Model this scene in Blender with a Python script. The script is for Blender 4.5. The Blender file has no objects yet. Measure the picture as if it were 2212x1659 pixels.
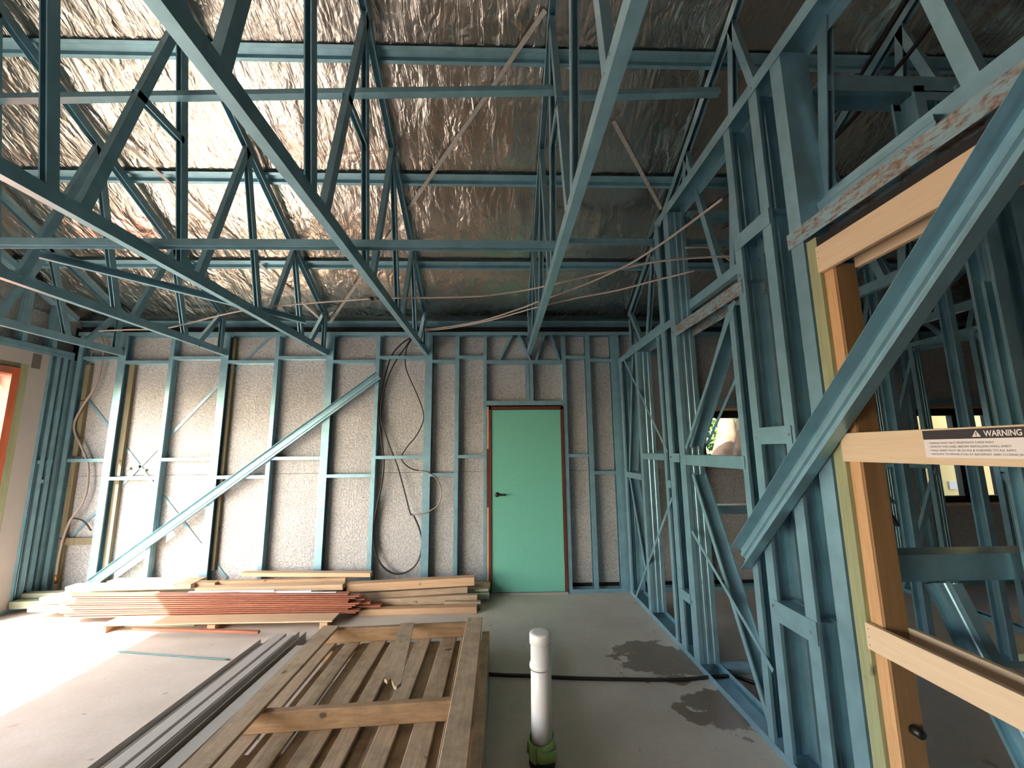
import bpy, math, random
import numpy as np
from mathutils import Vector, Matrix
random.seed(7); RNG = np.random.default_rng(11)
SC = bpy.context.scene
COL = SC.collection

# ------------------------------------------------------------------ camera
IMG_W, IMG_H, FOC = 2212.0, 1659.0, 900.0
PX, PY = IMG_W/2, IMG_H/2
def _n(v): return v/np.linalg.norm(v)
_vy = _n(np.array([1079-PX, 973-PY, FOC]))
_vz = np.array([1052-PX, -4900-PY, FOC]); _vz = _n(_vz-_vy*_vz.dot(_vy))
_vx = np.cross(_vy, _vz)
if _vx[0] < 0: _vx = -_vx
ROT = np.stack([_vx, _vy, _vz], 1)
EYE = np.array([0.0, 0.0, 1.6])
cam = bpy.data.cameras.new('camera'); cam_o = bpy.data.objects.new('camera', cam); COL.objects.link(cam_o)
cam.sensor_width = 36.0; cam.lens = FOC/IMG_W*36.0; cam.clip_start = 0.02; cam.clip_end = 300
r0, r1, r2 = ROT[0], ROT[1], ROT[2]
cam_o.matrix_world = Matrix(((r0[0], -r1[0], -r2[0], EYE[0]), (r0[1], -r1[1], -r2[1], EYE[1]),
                             (r0[2], -r1[2], -r2[2], EYE[2]), (0, 0, 0, 1)))
SC.camera = cam_o
# survey helpers: a sight line of the photograph cut with a real plane of the building
def _ray(px, py): return ROT.T @ np.array([px-PX, py-PY, FOC])
def on_y(px, py, Y): d = _ray(px, py); return Vector(EYE+d*(Y/d[1]))
def on_x(px, py, X): d = _ray(px, py); return Vector(EYE+d*(X/d[0]))
def on_z(px, py, Z): d = _ray(px, py); return Vector(EYE+d*((Z-EYE[2])/d[2]))
SLOPE = 0.515
def roof(Y): return 3.18+SLOPE*(4.93-Y)          # underside of the top chords
def on_roof(px, py, off):
    d = _ray(px, py); t = (roof(0)+off-EYE[2])/(d[2]+SLOPE*d[1]); return Vector(EYE+d*t)

# ------------------------------------------------------------------ world, sun, exposure
world = bpy.data.worlds.new('world'); SC.world = world; world.use_nodes = True
wn = world.node_tree; bg = wn.nodes['Background']
sky = wn.nodes.new('ShaderNodeTexSky'); sky.sky_type = 'NISHITA'; sky.sun_disc = False
sky.sun_elevation = math.radians(38); sky.sun_rotation = math.radians(222); sky.dust_density = 2.0; sky.ozone_density = 1.0
wn.links.new(sky.outputs[0], bg.inputs[0]); bg.inputs[1].default_value = 0.62
sd = bpy.data.lights.new('sun', 'SUN'); sun = bpy.data.objects.new('sun', sd); COL.objects.link(sun)
sd.energy = 11.5; sd.color = (1.0, 0.95, 0.89); sd.angle = math.radians(0.55)
sun.location = (-10, -10, 12)
sun.rotation_euler = Vector((1.0, 1.08, -1.16)).to_track_quat('-Z', 'Y').to_euler()
vs = SC.view_settings
vs.view_transform = 'Standard'; vs.look = 'None'; vs.gamma = 1.0; vs.use_curve_mapping = False
vs.exposure = 1.45
SC.display_settings.display_device = 'sRGB'
SC.cycles.max_bounces = 8; SC.cycles.diffuse_bounces = 5; SC.cycles.glossy_bounces = 4
SC.cycles.use_adaptive_sampling = True; SC.cycles.adaptive_threshold = 0.05
SC.cycles.use_denoising = True
SC.cycles.sample_clamp_indirect = 8.0

# ------------------------------------------------------------------ materials
def srgb(r, g, b):
    f = lambda c: (c/255/12.92) if c/255 <= 0.04045 else ((c/255+0.055)/1.055)**2.4
    return (f(r), f(g), f(b), 1.0)
class NT:
    def __init__(s, name):
        s.m = bpy.data.materials.new(name); s.m.use_nodes = True; s.t = s.m.node_tree
        s.b = s.t.nodes['Principled BSDF']
    def n(s, typ, **kw):
        nd = s.t.nodes.new(typ)
        for k, v in kw.items():
            if k in nd.inputs: nd.inputs[k].default_value = v
            else: setattr(nd, k, v)
        return nd
    def l(s, a, b): s.t.links.new(a, b)
    def coords(s, scale=(1, 1, 1), src='Object', rot=(0, 0, 0)):
        tc = s.n('ShaderNodeTexCoord'); mp = s.n('ShaderNodeMapping')
        mp.inputs['Scale'].default_value = scale; mp.inputs['Rotation'].default_value = rot
        s.l(tc.outputs[src], mp.inputs['Vector']); return mp.outputs['Vector']
    def noise(s, vec, scale, detail=4, rough=0.55, dist=0.0):
        nd = s.n('ShaderNodeTexNoise', Scale=scale, Detail=detail, Roughness=rough, Distortion=dist)
        s.l(vec, nd.inputs['Vector']); return nd.outputs['Fac']
    def ramp(s, fac, stops):
        nd = s.n('ShaderNodeValToRGB'); cr = nd.color_ramp
        while len(cr.elements) < len(stops): cr.elements.new(0.5)
        for e, (p, c) in zip(cr.elements, stops): e.position = p; e.color = c
        s.l(fac, nd.inputs['Fac']); return nd.outputs['Color']
    def mix(s, fac, a, b, blend='MIX'):
        nd = s.n('ShaderNodeMix'); nd.data_type = 'RGBA'; nd.blend_type = blend
        for sock, v in ((nd.inputs[0], fac), (nd.inputs[6], a), (nd.inputs[7], b)):
            if hasattr(v, 'is_output'): s.l(v, sock)
            else: sock.default_value = v
        return nd.outputs[2]
    def bump(s, h, strength=0.3, dist=0.01, normal=None):
        nd = s.n('ShaderNodeBump', Strength=strength, Distance=dist); s.l(h, nd.inputs['Height'])
        if normal: s.l(normal, nd.inputs['Normal'])
        s.l(nd.outputs['Normal'], s.b.inputs['Normal']); return nd.outputs['Normal']
    def math(s, op, a, b=None):
        nd = s.n('ShaderNodeMath'); nd.operation = op
        for i, v in enumerate((a, b)):
            if v is None: continue
            if hasattr(v, 'is_output'): s.l(v, nd.inputs[i])
            else: nd.inputs[i].default_value = v
        return nd.outputs[0]
    def set(s, **kw):
        for k, v in kw.items():
            k = k.replace('_', ' ')
            if hasattr(v, 'is_output'): s.l(v, s.b.inputs[k])
            else: s.b.inputs[k].default_value = v
        return s
M = {}
def plain(name, col, rough=0.5, metal=0.0, var=0.12, scale=6.0):
    t = NT(name); v = t.coords(); f = t.noise(v, scale)
    a = tuple(c*(1-var) for c in col[:3])+(1,); b = tuple(min(1, c*(1+var)) for c in col[:3])+(1,)
    t.set(Base_Color=t.ramp(f, [(0.3, a), (0.7, b)]), Roughness=rough, Metallic=metal); M[name] = t.m; return t.m

def steel(name, col, rough=0.36, rust=False):
    t = NT(name); v = t.coords()
    f = t.noise(v, 9, 3); fine = t.noise(v, 260, 2)
    a = tuple(c*0.86 for c in col[:3])+(1,); b = tuple(min(1, c*1.1) for c in col[:3])+(1,)
    c = t.ramp(f, [(0.3, a), (0.7, b)])
    if rust:
        m = t.ramp(t.noise(t.coords((3, 3, 14)), 4.5, 6, 0.65, 0.6), [(0.47, (0, 0, 0, 1)), (0.56, (1, 1, 1, 1))])
        c = t.mix(m, c, t.ramp(t.noise(v, 60, 4), [(0.3, srgb(112, 88, 74)), (0.7, srgb(176, 162, 150))]))
    else:
        m = t.ramp(t.noise(v, 7.3, 5, 0.6), [(0.73, (0, 0, 0, 1)), (0.76, (1, 1, 1, 1))])
        c = t.mix(m, c, srgb(128, 108, 98))
    r = t.ramp(fine, [(0.3, (rough-0.05,)*3+(1,)), (0.7, (rough+0.06,)*3+(1,))])
    t.set(Base_Color=c, Roughness=r, Metallic=0.55)
    t.bump(fine, 0.05, 0.001); M[name] = t.m
steel('steel', srgb(136, 174, 187))
steel('steel_rusty', srgb(150, 182, 192), 0.4, True)
plain('screw', srgb(190, 196, 200), 0.3, 0.9, 0.05)
plain('galv', srgb(170, 172, 170), 0.35, 0.85, 0.1)

def foil_roof():
    t = NT('roof_foil'); v = t.coords()
    fold = t.noise(t.coords((2.6, 0.55, 0.55), rot=(0, 0, math.radians(8))), 3.2, 4, 0.6, 1.2)
    vo = t.n('ShaderNodeTexVoronoi', Scale=7.0); vo.feature = 'DISTANCE_TO_EDGE'
    warp = t.n('ShaderNodeVectorMath'); warp.operation = 'ADD'
    wnz = t.n('ShaderNodeTexNoise', Scale=4.0, Detail=4.0); t.l(v, wnz.inputs['Vector'])
    wsc = t.n('ShaderNodeVectorMath'); wsc.operation = 'SCALE'; wsc.inputs['Scale'].default_value = 0.35
    t.l(wnz.outputs['Color'], wsc.inputs[0]); t.l(v, warp.inputs[0]); t.l(wsc.outputs[0], warp.inputs[1])
    mp = t.n('ShaderNodeMapping'); mp.inputs['Scale'].default_value = (1.5, 0.62, 0.62)
    t.l(warp.outputs[0], mp.inputs['Vector']); t.l(mp.outputs['Vector'], vo.inputs['Vector'])
    cr = t.ramp(vo.outputs['Distance'], [(0.0, (0, 0, 0, 1)), (0.30, (1, 1, 1, 1))])
    fine = t.noise(mp.outputs['Vector'], 30, 4, 0.6, 0.8)
    b1 = t.n('ShaderNodeBump', Strength=0.28, Distance=0.05); t.l(fold, b1.inputs['Height'])
    b2 = t.n('ShaderNodeBump', Strength=0.24, Distance=0.012); t.l(cr, b2.inputs['Height']); t.l(b1.outputs['Normal'], b2.inputs['Normal'])
    b3 = t.n('ShaderNodeBump', Strength=0.14, Distance=0.006); t.l(fine, b3.inputs['Height']); t.l(b2.outputs['Normal'], b3.inputs['Normal'])
    t.l(b3.outputs['Normal'], t.b.inputs['Normal'])
    t.set(Base_Color=(0.58, 0.525, 0.475, 1), Metallic=1.0, Roughness=0.20); M['roof_foil'] = t.m
foil_roof()
def foil_wall():
    t = NT('wall_foil'); v = t.coords()
    vo = t.n('ShaderNodeTexVoronoi', Scale=46.0); t.l(v, vo.inputs['Vector'])
    fl = t.noise(v, 70, 3, 0.7); big = t.noise(v, 1.6, 3)
    stripes = t.noise(t.coords((34, 34, 0.5)), 3.0, 2)
    c = t.mix(t.ramp(fl, [(0.34, (0, 0, 0, 1)), (0.66, (1, 1, 1, 1))]), srgb(126, 126, 126), srgb(198, 197, 195))
    c = t.mix(0.30, c, t.ramp(big, [(0.3, srgb(136, 135, 133)), (0.7, srgb(198, 195, 192))]))
    h = t.math('ADD', t.math('MULTIPLY', vo.outputs['Distance'], 1.0), t.math('MULTIPLY', stripes, 0.5))
    t.bump(h, 0.42, 0.006)
    t.set(Base_Color=c, Metallic=0.3, Roughness=0.55); M['wall_foil'] = t.m
foil_wall()
def concrete():
    t = NT('concrete'); v = t.coords()
    big = t.noise(v, 0.9, 6, 0.62, 0.3); mid = t.noise(v, 4.2, 6, 0.68); fine = t.noise(v, 55, 3, 0.7)
    c = t.ramp(big, [(0.3, srgb(174, 161, 144)), (0.7, srgb(210, 197, 181))])
    c = t.mix(0.4, c, t.ramp(mid, [(0.25, srgb(154, 140, 124)), (0.75, srgb(208, 200, 190))]))
    c = t.mix(0.12, c, t.ramp(fine, [(0.3, srgb(110, 100, 90)), (0.7, srgb(215, 208, 200))]))
    sp = t.ramp(t.noise(v, 7.5, 5, 0.6, 0.5), [(0.66, (0, 0, 0, 1)), (0.70, (1, 1, 1, 1))])
    c = t.mix(t.math('MULTIPLY', sp, 0.5), c, srgb(112, 96, 80))
    # damp patches where water has stood on the slab
    sep = t.n('ShaderNodeSeparateXYZ'); t.l(v, sep.inputs[0])
    wob = t.noise(v, 5.0, 5, 0.6)
    def blob(cx, cy, rx, ry):
        a = t.math('POWER', t.math('DIVIDE', t.math('SUBTRACT', sep.outputs[0], cx), rx), 2.0)
        b = t.math('POWER', t.math('DIVIDE', t.math('SUBTRACT', sep.outputs[1], cy), ry), 2.0)
        return t.math('SUBTRACT', 1.0, t.math('ADD', a, b))
    m = t.math('MAXIMUM', blob(1.22, 3.45, 0.44, 0.42), blob(1.45, 2.85, 0.42, 0.32))
    m = t.math('ADD', m, t.math('MULTIPLY', t.math('SUBTRACT', wob, 0.5), 2.6))
    wet = t.ramp(m, [(0.44, (0, 0, 0, 1)), (0.52, (1, 1, 1, 1))])
    c = t.mix(t.math('MULTIPLY', wet, 0.8), c, srgb(98, 72, 50))
    rr = t.mix(wet, t.ramp(mid, [(0.3, (0.5,)*3+(1,)), (0.7, (0.72,)*3+(1,))]), (0.3, 0.3, 0.3, 1))
    t.set(Base_Color=c, Roughness=rr); t.bump(mid, 0.12, 0.004); M['concrete'] = t.m
concrete()
def wood(name, light, dark, axis='x', rough=0.62, knots=True, gs=1.0, dirt=0.0, varr=0.35):
    t = NT(name)
    sc = {'x': (0.9, 16, 16), 'y': (16, 0.9, 16), 'z': (16, 16, 0.9)}[axis]
    oi = t.n('ShaderNodeObjectInfo')
    tc = t.n('ShaderNodeTexCoord'); ad = t.n('ShaderNodeVectorMath'); ad.operation = 'MULTIPLY_ADD'
    ad.inputs[1].default_value = (1, 1, 1)
    off = t.n('ShaderNodeCombineXYZ')
    for i, k in enumerate((7.3, 3.1, 5.7)): t.l(t.math('MULTIPLY', oi.outputs['Random'], k), off.inputs[i])
    t.l(tc.outputs['Object'], ad.inputs[0]); t.l(off.outputs[0], ad.inputs[2])
    mp = t.n('ShaderNodeMapping'); mp.inputs['Scale'].default_value = tuple(a*gs for a in sc)
    t.l(ad.outputs[0], mp.inputs['Vector'])
    g = t.noise(mp.outputs['Vector'], 3.2, 6, 0.62, 0.9); f2 = t.noise(mp.outputs['Vector'], 14, 3, 0.6)
    c = t.ramp(g, [(0.28, dark), (0.72, light)])
    c = t.mix(0.25, c, t.ramp(f2, [(0.3, dark), (0.7, light)]))
    c = t.mix(t.math('MULTIPLY', oi.outputs['Random'], varr), c, dark)
    if knots:
        k = t.noise(ad.outputs[0], 9, 2, 0.4); c = t.mix(t.ramp(k, [(0.72, (0, 0, 0, 1)), (0.78, (1, 1, 1, 1))]), c, tuple(x*0.4 for x in dark[:3])+(1,))
    if dirt:
        d = t.noise(ad.outputs[0], 5.5, 6, 0.7); c = t.mix(t.math('MULTIPLY', t.ramp(d, [(0.45, (0, 0, 0, 1)), (0.75, (1, 1, 1, 1))]), dirt), c, srgb(62, 54, 46))
    t.set(Base_Color=c, Roughness=rough); t.bump(g, 0.15, 0.002); M[name] = t.m
wood('pine_x', srgb(204, 172, 136), srgb(168, 130, 96), 'x')
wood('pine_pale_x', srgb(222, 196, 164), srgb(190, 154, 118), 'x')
wood('pine_grey_x', srgb(196, 172, 144), srgb(140, 116, 92), 'x', dirt=0.3)
wood('pine_y', srgb(216, 192, 162), srgb(204, 174, 140), 'y', 0.55, False, varr=0.08)
wood('treated_x', srgb(178, 184, 160), srgb(138, 142, 112), 'x')
wood('treated_z', srgb(164, 166, 126), srgb(124, 128, 94), 'z', varr=0.1)
wood('ply_z', srgb(214, 172, 126), srgb(176, 130, 86), 'z', 0.55, False, 1.6, varr=0.05)
wood('board_z', srgb(152, 120, 82), srgb(126, 94, 60), 'z', 0.5, False, 0.4, varr=0.05)
wood('redwood_x', srgb(190, 120, 88), srgb(124, 70, 52), 'x', 0.5, False, 0.5, varr=0.6)
wood('redwood_z', srgb(204, 104, 58), srgb(160, 68, 34), 'z', 0.4, False, 0.6, varr=0.05)
wood('pallet_y', srgb(206, 182, 150), srgb(158, 134, 106), 'y', 0.75, True, 1.0, 0.55, 0.35)
wood('pallet_x', srgb(184, 150, 112), srgb(130, 100, 72), 'x', 0.75, True, 1.0, 0.5, 0.25)
wood('jamb_z', srgb(108, 54, 34), srgb(66, 30, 20), 'z', 0.45, False, varr=0.05)
wood('packer_z', srgb(136, 128, 100), srgb(100, 90, 66), 'z', 0.7, True, varr=0.3)
plain('plaster', srgb(164, 156, 150), 0.85, 0, 0.05, 3)
plain('plaster_patch', srgb(96, 90, 88), 0.85, 0, 0.05)
plain('door_green', srgb(104, 172, 152), 0.42, 0, 0.04, 40)
plain('black', srgb(20, 20, 22), 0.4)
plain('frame_black', srgb(24, 18, 18), 0.5)
plain('pipe_grey', srgb(150, 138, 130), 0.38, 0, 0.08)
plain('cable_black', srgb(34, 30, 28), 0.45)
plain('hose_teal', srgb(50, 92, 98), 0.5)
plain('pvc', srgb(214, 212, 208), 0.35, 0, 0.02)
plain('pvc_cap', srgb(222, 220, 214), 0.45, 0, 0.04, 30)
plain('print_dark', srgb(90, 90, 84), 0.6)
plain('foam_green', srgb(150, 182, 112), 0.8, 0, 0.08, 30)
plain('taupe', srgb(168, 162, 154), 0.4, 0.2, 0.04)
plain('white_strip', srgb(216, 218, 226), 0.4, 0, 0.03)
plain('label_white', srgb(222, 212, 208), 0.5, 0, 0.02)
plain('label_dark', srgb(44, 36, 36), 0.35)
plain('brass', srgb(196, 140, 84), 0.3, 0.8)
plain('brick_dark', srgb(44, 42, 42), 0.9, 0, 0.2)
plain('cream', srgb(214, 182, 118), 0.9, 0, 0.04, 2)
plain('ground', srgb(132, 122, 104), 0.95, 0, 0.15, 1.5)
plain('bark', srgb(122, 98, 76), 0.9, 0, 0.35, 6)
plain('leaf', srgb(74, 112, 30), 0.7, 0, 0.35, 8)
plain('grass', srgb(74, 108, 38), 0.9, 0, 0.3, 3)
plain('tape', srgb(176, 172, 166), 0.45, 0.25, 0.2, 40)
plain('paper', srgb(210, 200, 190), 0.7)
plain('red_tag', srgb(140, 50, 50), 0.6)
plain('bin_black', srgb(26, 24, 24), 0.6)
t = NT('glass'); t.set(Base_Color=(0.95, 0.97, 0.96, 1), Roughness=0.02, Transmission_Weight=1.0, IOR=1.05); M['glass'] = t.m

# ------------------------------------------------------------------ mesh helpers
class MB:
    def __init__(s): s.v = []; s.f = []
    def poly(s, pts, faces):
        b = len(s.v); s.v += [tuple(p) for p in pts]; s.f += [tuple(i+b for i in f) for f in faces]; return s
    def hexa(s, a):     # 8 corners: bottom ring then top ring
        return s.poly(a, [(3, 2, 1, 0), (4, 5, 6, 7), (0, 1, 5, 4), (1, 2, 6, 5), (2, 3, 7, 6), (3, 0, 4, 7)])
    def box(s, x0, x1, y0, y1, z0, z1):
        x0, x1 = sorted((x0, x1)); y0, y1 = sorted((y0, y1)); z0, z1 = sorted((z0, z1))
        return s.hexa([(x0, y0, z0), (x1, y0, z0), (x1, y1, z0), (x0, y1, z0), (x0, y0, z1), (x1, y0, z1), (x1, y1, z1), (x0, y1, z1)])
    def bar(s, p0, p1, u, w, h):    # box section: w along u, h across
        p0, p1, u = Vector(p0), Vector(p1), Vector(u); d = (p1-p0).normalized()
        u = (u-d*u.dot(d)).normalized(); v = d.cross(u)
        q = [p+u*(a*w/2)+v*(b*h/2) for p in (p0, p1) for a, b in ((-1, -1), (1, -1), (1, 1), (-1, 1))]
        return s.hexa(q)
    def prism(s, p0, p1, u, prof, t, skew=None):
        """thin sheet profile (open polyline in u,v) of thickness t, run from p0 to p1"""
        p0, p1, u = Vector(p0), Vector(p1), Vector(u); d = (p1-p0).normalized()
        u = (u-d*u.dot(d)).normalized(); v = d.cross(u)
        P = [Vector((a, b)) for a, b in prof]; n = len(P); L = []; R = []
        for i in range(n):
            ds = []
            if i > 0: ds.append((P[i]-P[i-1]).normalized())
            if i < n-1: ds.append((P[i+1]-P[i]).normalized())
            ns = [Vector((-q.y, q.x)) for q in ds]
            m = sum(ns, Vector((0, 0))); m = m.normalized() if m.length > 1e-6 else ns[0]
            k = 1/max(0.4, m.dot(ns[0])); L.append(P[i]+m*(t/2*k)); R.append(P[i]-m*(t/2*k))
        ring = L+R[::-1]; N = len(ring)
        pts = [p+u*q.x+v*q.y for p in (p0, p1) for q in ring]
        fs = [(i, (i+1) % N, N+(i+1) % N, N+i) for i in range(N)]
        for i in range(n-1):
            a, b, c, e = i, i+1, N-2-i, N-1-i
            fs += [(e, c, b, a), (N+a, N+b, N+c, N+e)]
        return s.poly(pts, fs)
    def tube(s, pts, r, n=8, cap=True):
        pts = [Vector(p) for p in pts]; rings = []
        ref = Vector((0, 0, 1)); rs = r if isinstance(r, (list, tuple)) else [r]*len(pts)
        prev = None
        for i, p in enumerate(pts):
            d = (pts[min(i+1, len(pts)-1)]-pts[max(i-1, 0)]).normalized()
            if prev is None:
                a = d.cross(ref if abs(d.z) < 0.95 else Vector((1, 0, 0))).normalized()
            else:
                a = (prev-d*prev.dot(d)); a = a.normalized() if a.length > 1e-5 else d.orthogonal().normalized()
            prev = a; b = d.cross(a)
            rings.append([p+(a*math.cos(2*math.pi*k/n)+b*math.sin(2*math.pi*k/n))*rs[i] for k in range(n)])
        base = [q for rg in rings for q in rg]; fs = []
        for i in range(len(pts)-1):
            for k in range(n): fs.append((i*n+k, i*n+(k+1) % n, (i+1)*n+(k+1) % n, (i+1)*n+k))
        if cap: fs += [tuple(range(n))[::-1], tuple((len(pts)-1)*n+k for k in range(n))]
        return s.poly(base, fs)
    def build(s, name, mat, parent=None, smooth=False, bevel=0.0):
        me = bpy.data.meshes.new(name); me.from_pydata(s.v, [], s.f); me.update()
        import bmesh
        bm = bmesh.new(); bm.from_mesh(me); bmesh.ops.recalc_face_normals(bm, faces=bm.faces)
        if bevel: bmesh.ops.bevel(bm, geom=bm.edges[:], offset=bevel, segments=1, affect='EDGES', clamp_overlap=True)
        bm.to_mesh(me); bm.free()
        me.materials.append(M[mat] if isinstance(mat, str) else mat)
        if smooth:
            for p in me.polygons: p.use_smooth = True
        o = bpy.data.objects.new(name, me); COL.objects.link(o); o.parent = parent; return o
def empty(name, loc=(0, 0, 0)):
    o = bpy.data.objects.new(name, None); COL.objects.link(o); o.empty_display_size = 0.1; return o
def tag(o, label=None, cat=None, group=None, kind=None):
    if label: o['label'] = label
    if cat: o['category'] = cat
    if group: o['group'] = group
    if kind: o['kind'] = kind
    return o
def struct(o, label=None): return tag(o, label, None, None, 'structure')
def catmull(pts, k=6):
    pts = [Vector(p) for p in pts]; P = [pts[0]*2-pts[1]]+pts+[pts[-1]*2-pts[-2]]; out = []
    for i in range(1, len(P)-2):
        for j in range(k):
            t = j/k; a, b, c, d = P[i-1], P[i], P[i+1], P[i+2]
            out.append(0.5*((2*b)+(c-a)*t+(2*a-5*b+4*c-d)*t*t+(3*b-3*c+d-a)*t**3))
    return out+[pts[-1]]
def cee(w, h, lip=0.012, rib=True):
    a = [(-w/2+lip, h), (-w/2, h), (-w/2, 0)]
    if rib: a += [(-w*0.28, 0), (-w*0.24, 0.004), (-w*0.10, 0.004), (-w*0.06, 0), (w*0.06, 0), (w*0.10, 0.004), (w*0.24, 0.004), (w*0.28, 0)]
    return a+[(w/2, 0), (w/2, h), (w/2-lip, h)]
def ewe(w, h): return [(-w/2, h), (-w/2, 0), (w/2, 0), (w/2, h)]
T = 0.0025
def chan(name, p0, p1, u, prof, mat='steel', parent=None, t=T): return MB().prism(p0, p1, u, prof, t).build(name, mat, parent)
def screw_at(p, nrm, parent, r=0.006, name='screw'):
    p, nrm = Vector(p), Vector(nrm).normalized()
    return MB().tube([p, p+nrm*0.002, p+nrm*0.002, p+nrm*0.006], [r*1.5, r*1.5, r*0.95, r*0.9], 6).build(name, 'screw', parent)

# ------------------------------------------------------------------ shell: ground, floor, outer skin
YB = 4.985            # room face of the back frame
XR = 1.46             # room face of the right frame
XL = -5.03            # room face of the left frame
struct(MB().box(-60, 60, -60, 60, -0.35, -0.12).build('ground', 'ground'), 'bare sandy ground around the building')
struct(MB().box(-5.35, 7.35, -7.0, 5.32, -0.30, 0.0).build('floor', 'concrete'), 'bare concrete slab floor with damp stains')

# back wall
wb = struct(empty('wall_back'), 'back wall of steel studs over silver foil board')
W1 = (2.50, 3.12, 1.42, 2.06); W2 = (5.20, 6.30, 0.92, 2.07)
def skin(x0, x1, z0, z1, y0, y1, name, mat, parent, holes, inset=0.0):
    """a wall sheet with rectangular holes, as pieces between the holes"""
    xs = sorted({x0, x1, *[h[0]-inset for h in holes], *[h[1]+inset for h in holes]})
    for a, b in zip(xs, xs[1:]):
        if b-a < 1e-4: continue
        c = (a+b)/2; segs = [(z0, z1)]
        for h in holes:
            if h[0]-inset < c < h[1]+inset:
                segs = [(s0, e) for s0, s1 in segs for s0, e in ((s0, min(s1, h[2]-inset)), (max(s0, h[3]+inset), s1)) if e-s0 > 1e-4]
        for s0, s1 in segs: MB().box(a, b, y0, y1, s0, s1).build(name, mat, parent)
DOORH = (-0.17, 0.78, 0.0, 2.13)
skin(-5.3, 7.3, 0.0, 3.22, 5.16, 5.28, 'brick_skin', 'brick_dark', wb, [W1, W2])
xs = [-5.05, -3.55, -2.05, -0.55, -0.19, 0.80, 2.2, 3.9, 5.3, 7.2]
for lo, hi in ((0.085, 1.350), (1.354, 3.06)):
    skin(-5.05, -0.19, lo, hi, 5.082, 5.10, 'foil_panel', 'wall_foil', wb, [])
    skin(0.80, 7.2, lo, hi, 5.082, 5.10, 'foil_panel', 'wall_foil', wb, [W1, W2])
skin(-0.19, 0.80, 2.16, 3.06, 5.082, 5.10, 'foil_panel', 'wall_foil', wb, [])
def bstud(x, z0=0.04, z1=3.0, side=1, w=0.045):   # x = left edge of the flange; side: open to +X or -X
    c = x+w/2
    if side > 0: chan('stud', (x, YB+0.045, z0), (x, YB+0.045, z1), (0, 1, 0), [(-a, b) for a, b in cee(0.088, w)], parent=wb) if False else \
        MB().prism((x, YB+0.046, z0), (x, YB+0.046, z1), (0, -1, 0), cee(0.088, w), T).build('stud', 'steel', wb)
    else: MB().prism((x+w, YB+0.046, z0), (x+w, YB+0.046, z1), (0, 1, 0), cee(0.088, w), T).build('stud', 'steel', wb)
for xc in (-4.49, -3.29, -2.045, -0.853):        # doubled studs under the trusses
    bstud(xc-0.042, side=-1, w=0.041); bstud(xc+0.001, side=1, w=0.041)
for x in (-3.937, -2.70, -1.494, -0.532): bstud(x, side=-1)
bstud(-0.188, side=-1, w=0.036); bstud(0.772, side=1)
bstud(1.066, side=-1, w=0.052); bstud(1.379, side=-1, w=0.05); bstud(1.432, side=1, w=0.05)
bstud(-5.0, side=1)
for x in (1.75, 2.12, 2.40, 3.2, 3.62, 4.2, 4.75, 5.1, 6.35, 6.9): bstud(x, side=-1)
chan('top_plate', (-5.03, YB+0.046, 3.045), (7.2, YB+0.046, 3.045), (0, -1, 0), ewe(0.094, 0.042), parent=wb)
for a, b in ((-5.03, -0.16), (0.78, 7.2)):
    chan('bottom_plate', (a, YB+0.046, 0.002), (b, YB+0.046, 0.002), (0, 1, 0), ewe(0.094, 0.042), parent=wb)
def nog(x0, x1, z, w=0.034): MB().prism((x0, YB+0.046, z), (x1, YB+0.046, z), (0, 1, 0), cee(0.090, w, 0.008), T).build('noggin', 'steel', wb)
SX = [-4.955, -4.49, -3.915, -3.29, -2.68, -2.045, -1.475, -0.853, -0.51, -0.17]
for i, (a, b) in enumerate(zip(SX, SX[1:])):
    nog(a+0.02, b-0.01, 1.515 if i % 2 == 0 else 1.308); nog(a+0.02, b-0.01, 2.712 if i % 2 == 0 else 2.662)
nog(0.79, 1.09, 1.515); nog(1.09, 1.41, 1.312); nog(0.79, 1.09, 2.71); nog(1.09, 1.41, 2.668)
for i, (a, b) in enumerate(((1.5, 1.77), (1.77, 2.14), (3.22, 3.64), (3.64, 4.22), (4.22, 4.77))):
    nog(a, b, 1.55 if i % 2 else 1.345); nog(a, b, 2.75 if i % 2 else 2.70)
for x0, x1 in ((2.40, 3.22), (5.10, 6.40)): nog(x0, x1, 2.13, 0.05)
# head over the green door
nog(-0.17, 0.80, 2.648, 0.04); nog(-0.19, 0.82, 2.137, 0.05)
bstud(0.325, 2.18, 2.66, side=-1, w=0.04); bstud(0.372, 2.18, 2.66, side=1, w=0.04)
for x0, x1 in ((0.0, 0.20), (0.44, 0.245), (0.455, 0.60), (0.82-0.02, 0.64)):
    MB().bar((x0, YB+0.046, 2.69) if x0 < x1 else (x1-0.0, YB+0.046, 3.01), (x1-0.04, YB+0.046, 3.01) if x0 < x1 else (x0-0.06, YB+0.046, 2.69), (0, 1, 0), 0.075, 0.03).build('head_brace', 'steel', wb)
# flat strap cross bracing in the wall
def strap_y(pa, pb, Y, parent, name='strap', w=0.03, mat='steel'):
    a, b = on_y(*pa, Y), on_y(*pb, Y); return MB().bar(a, b, (0, 1, 0), 0.0016, w).build(name, mat, parent)
for pa, pb in (((176, 845), (490, 1250)), ((130, 1185), (475, 830)), ((475, 830), (590, 722))): strap_y(pa, pb, YB+0.089, wb)
for p in ((278, 1012), (312, 1015)):
    c = on_y(*p, YB+0.082); MB().box(c.x-0.022, c.x+0.022, c.y-0.008, c.y+0.004, c.z-0.014, c.z+0.014).build('strap_tensioner', 'taupe', wb, bevel=0.004)
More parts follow.
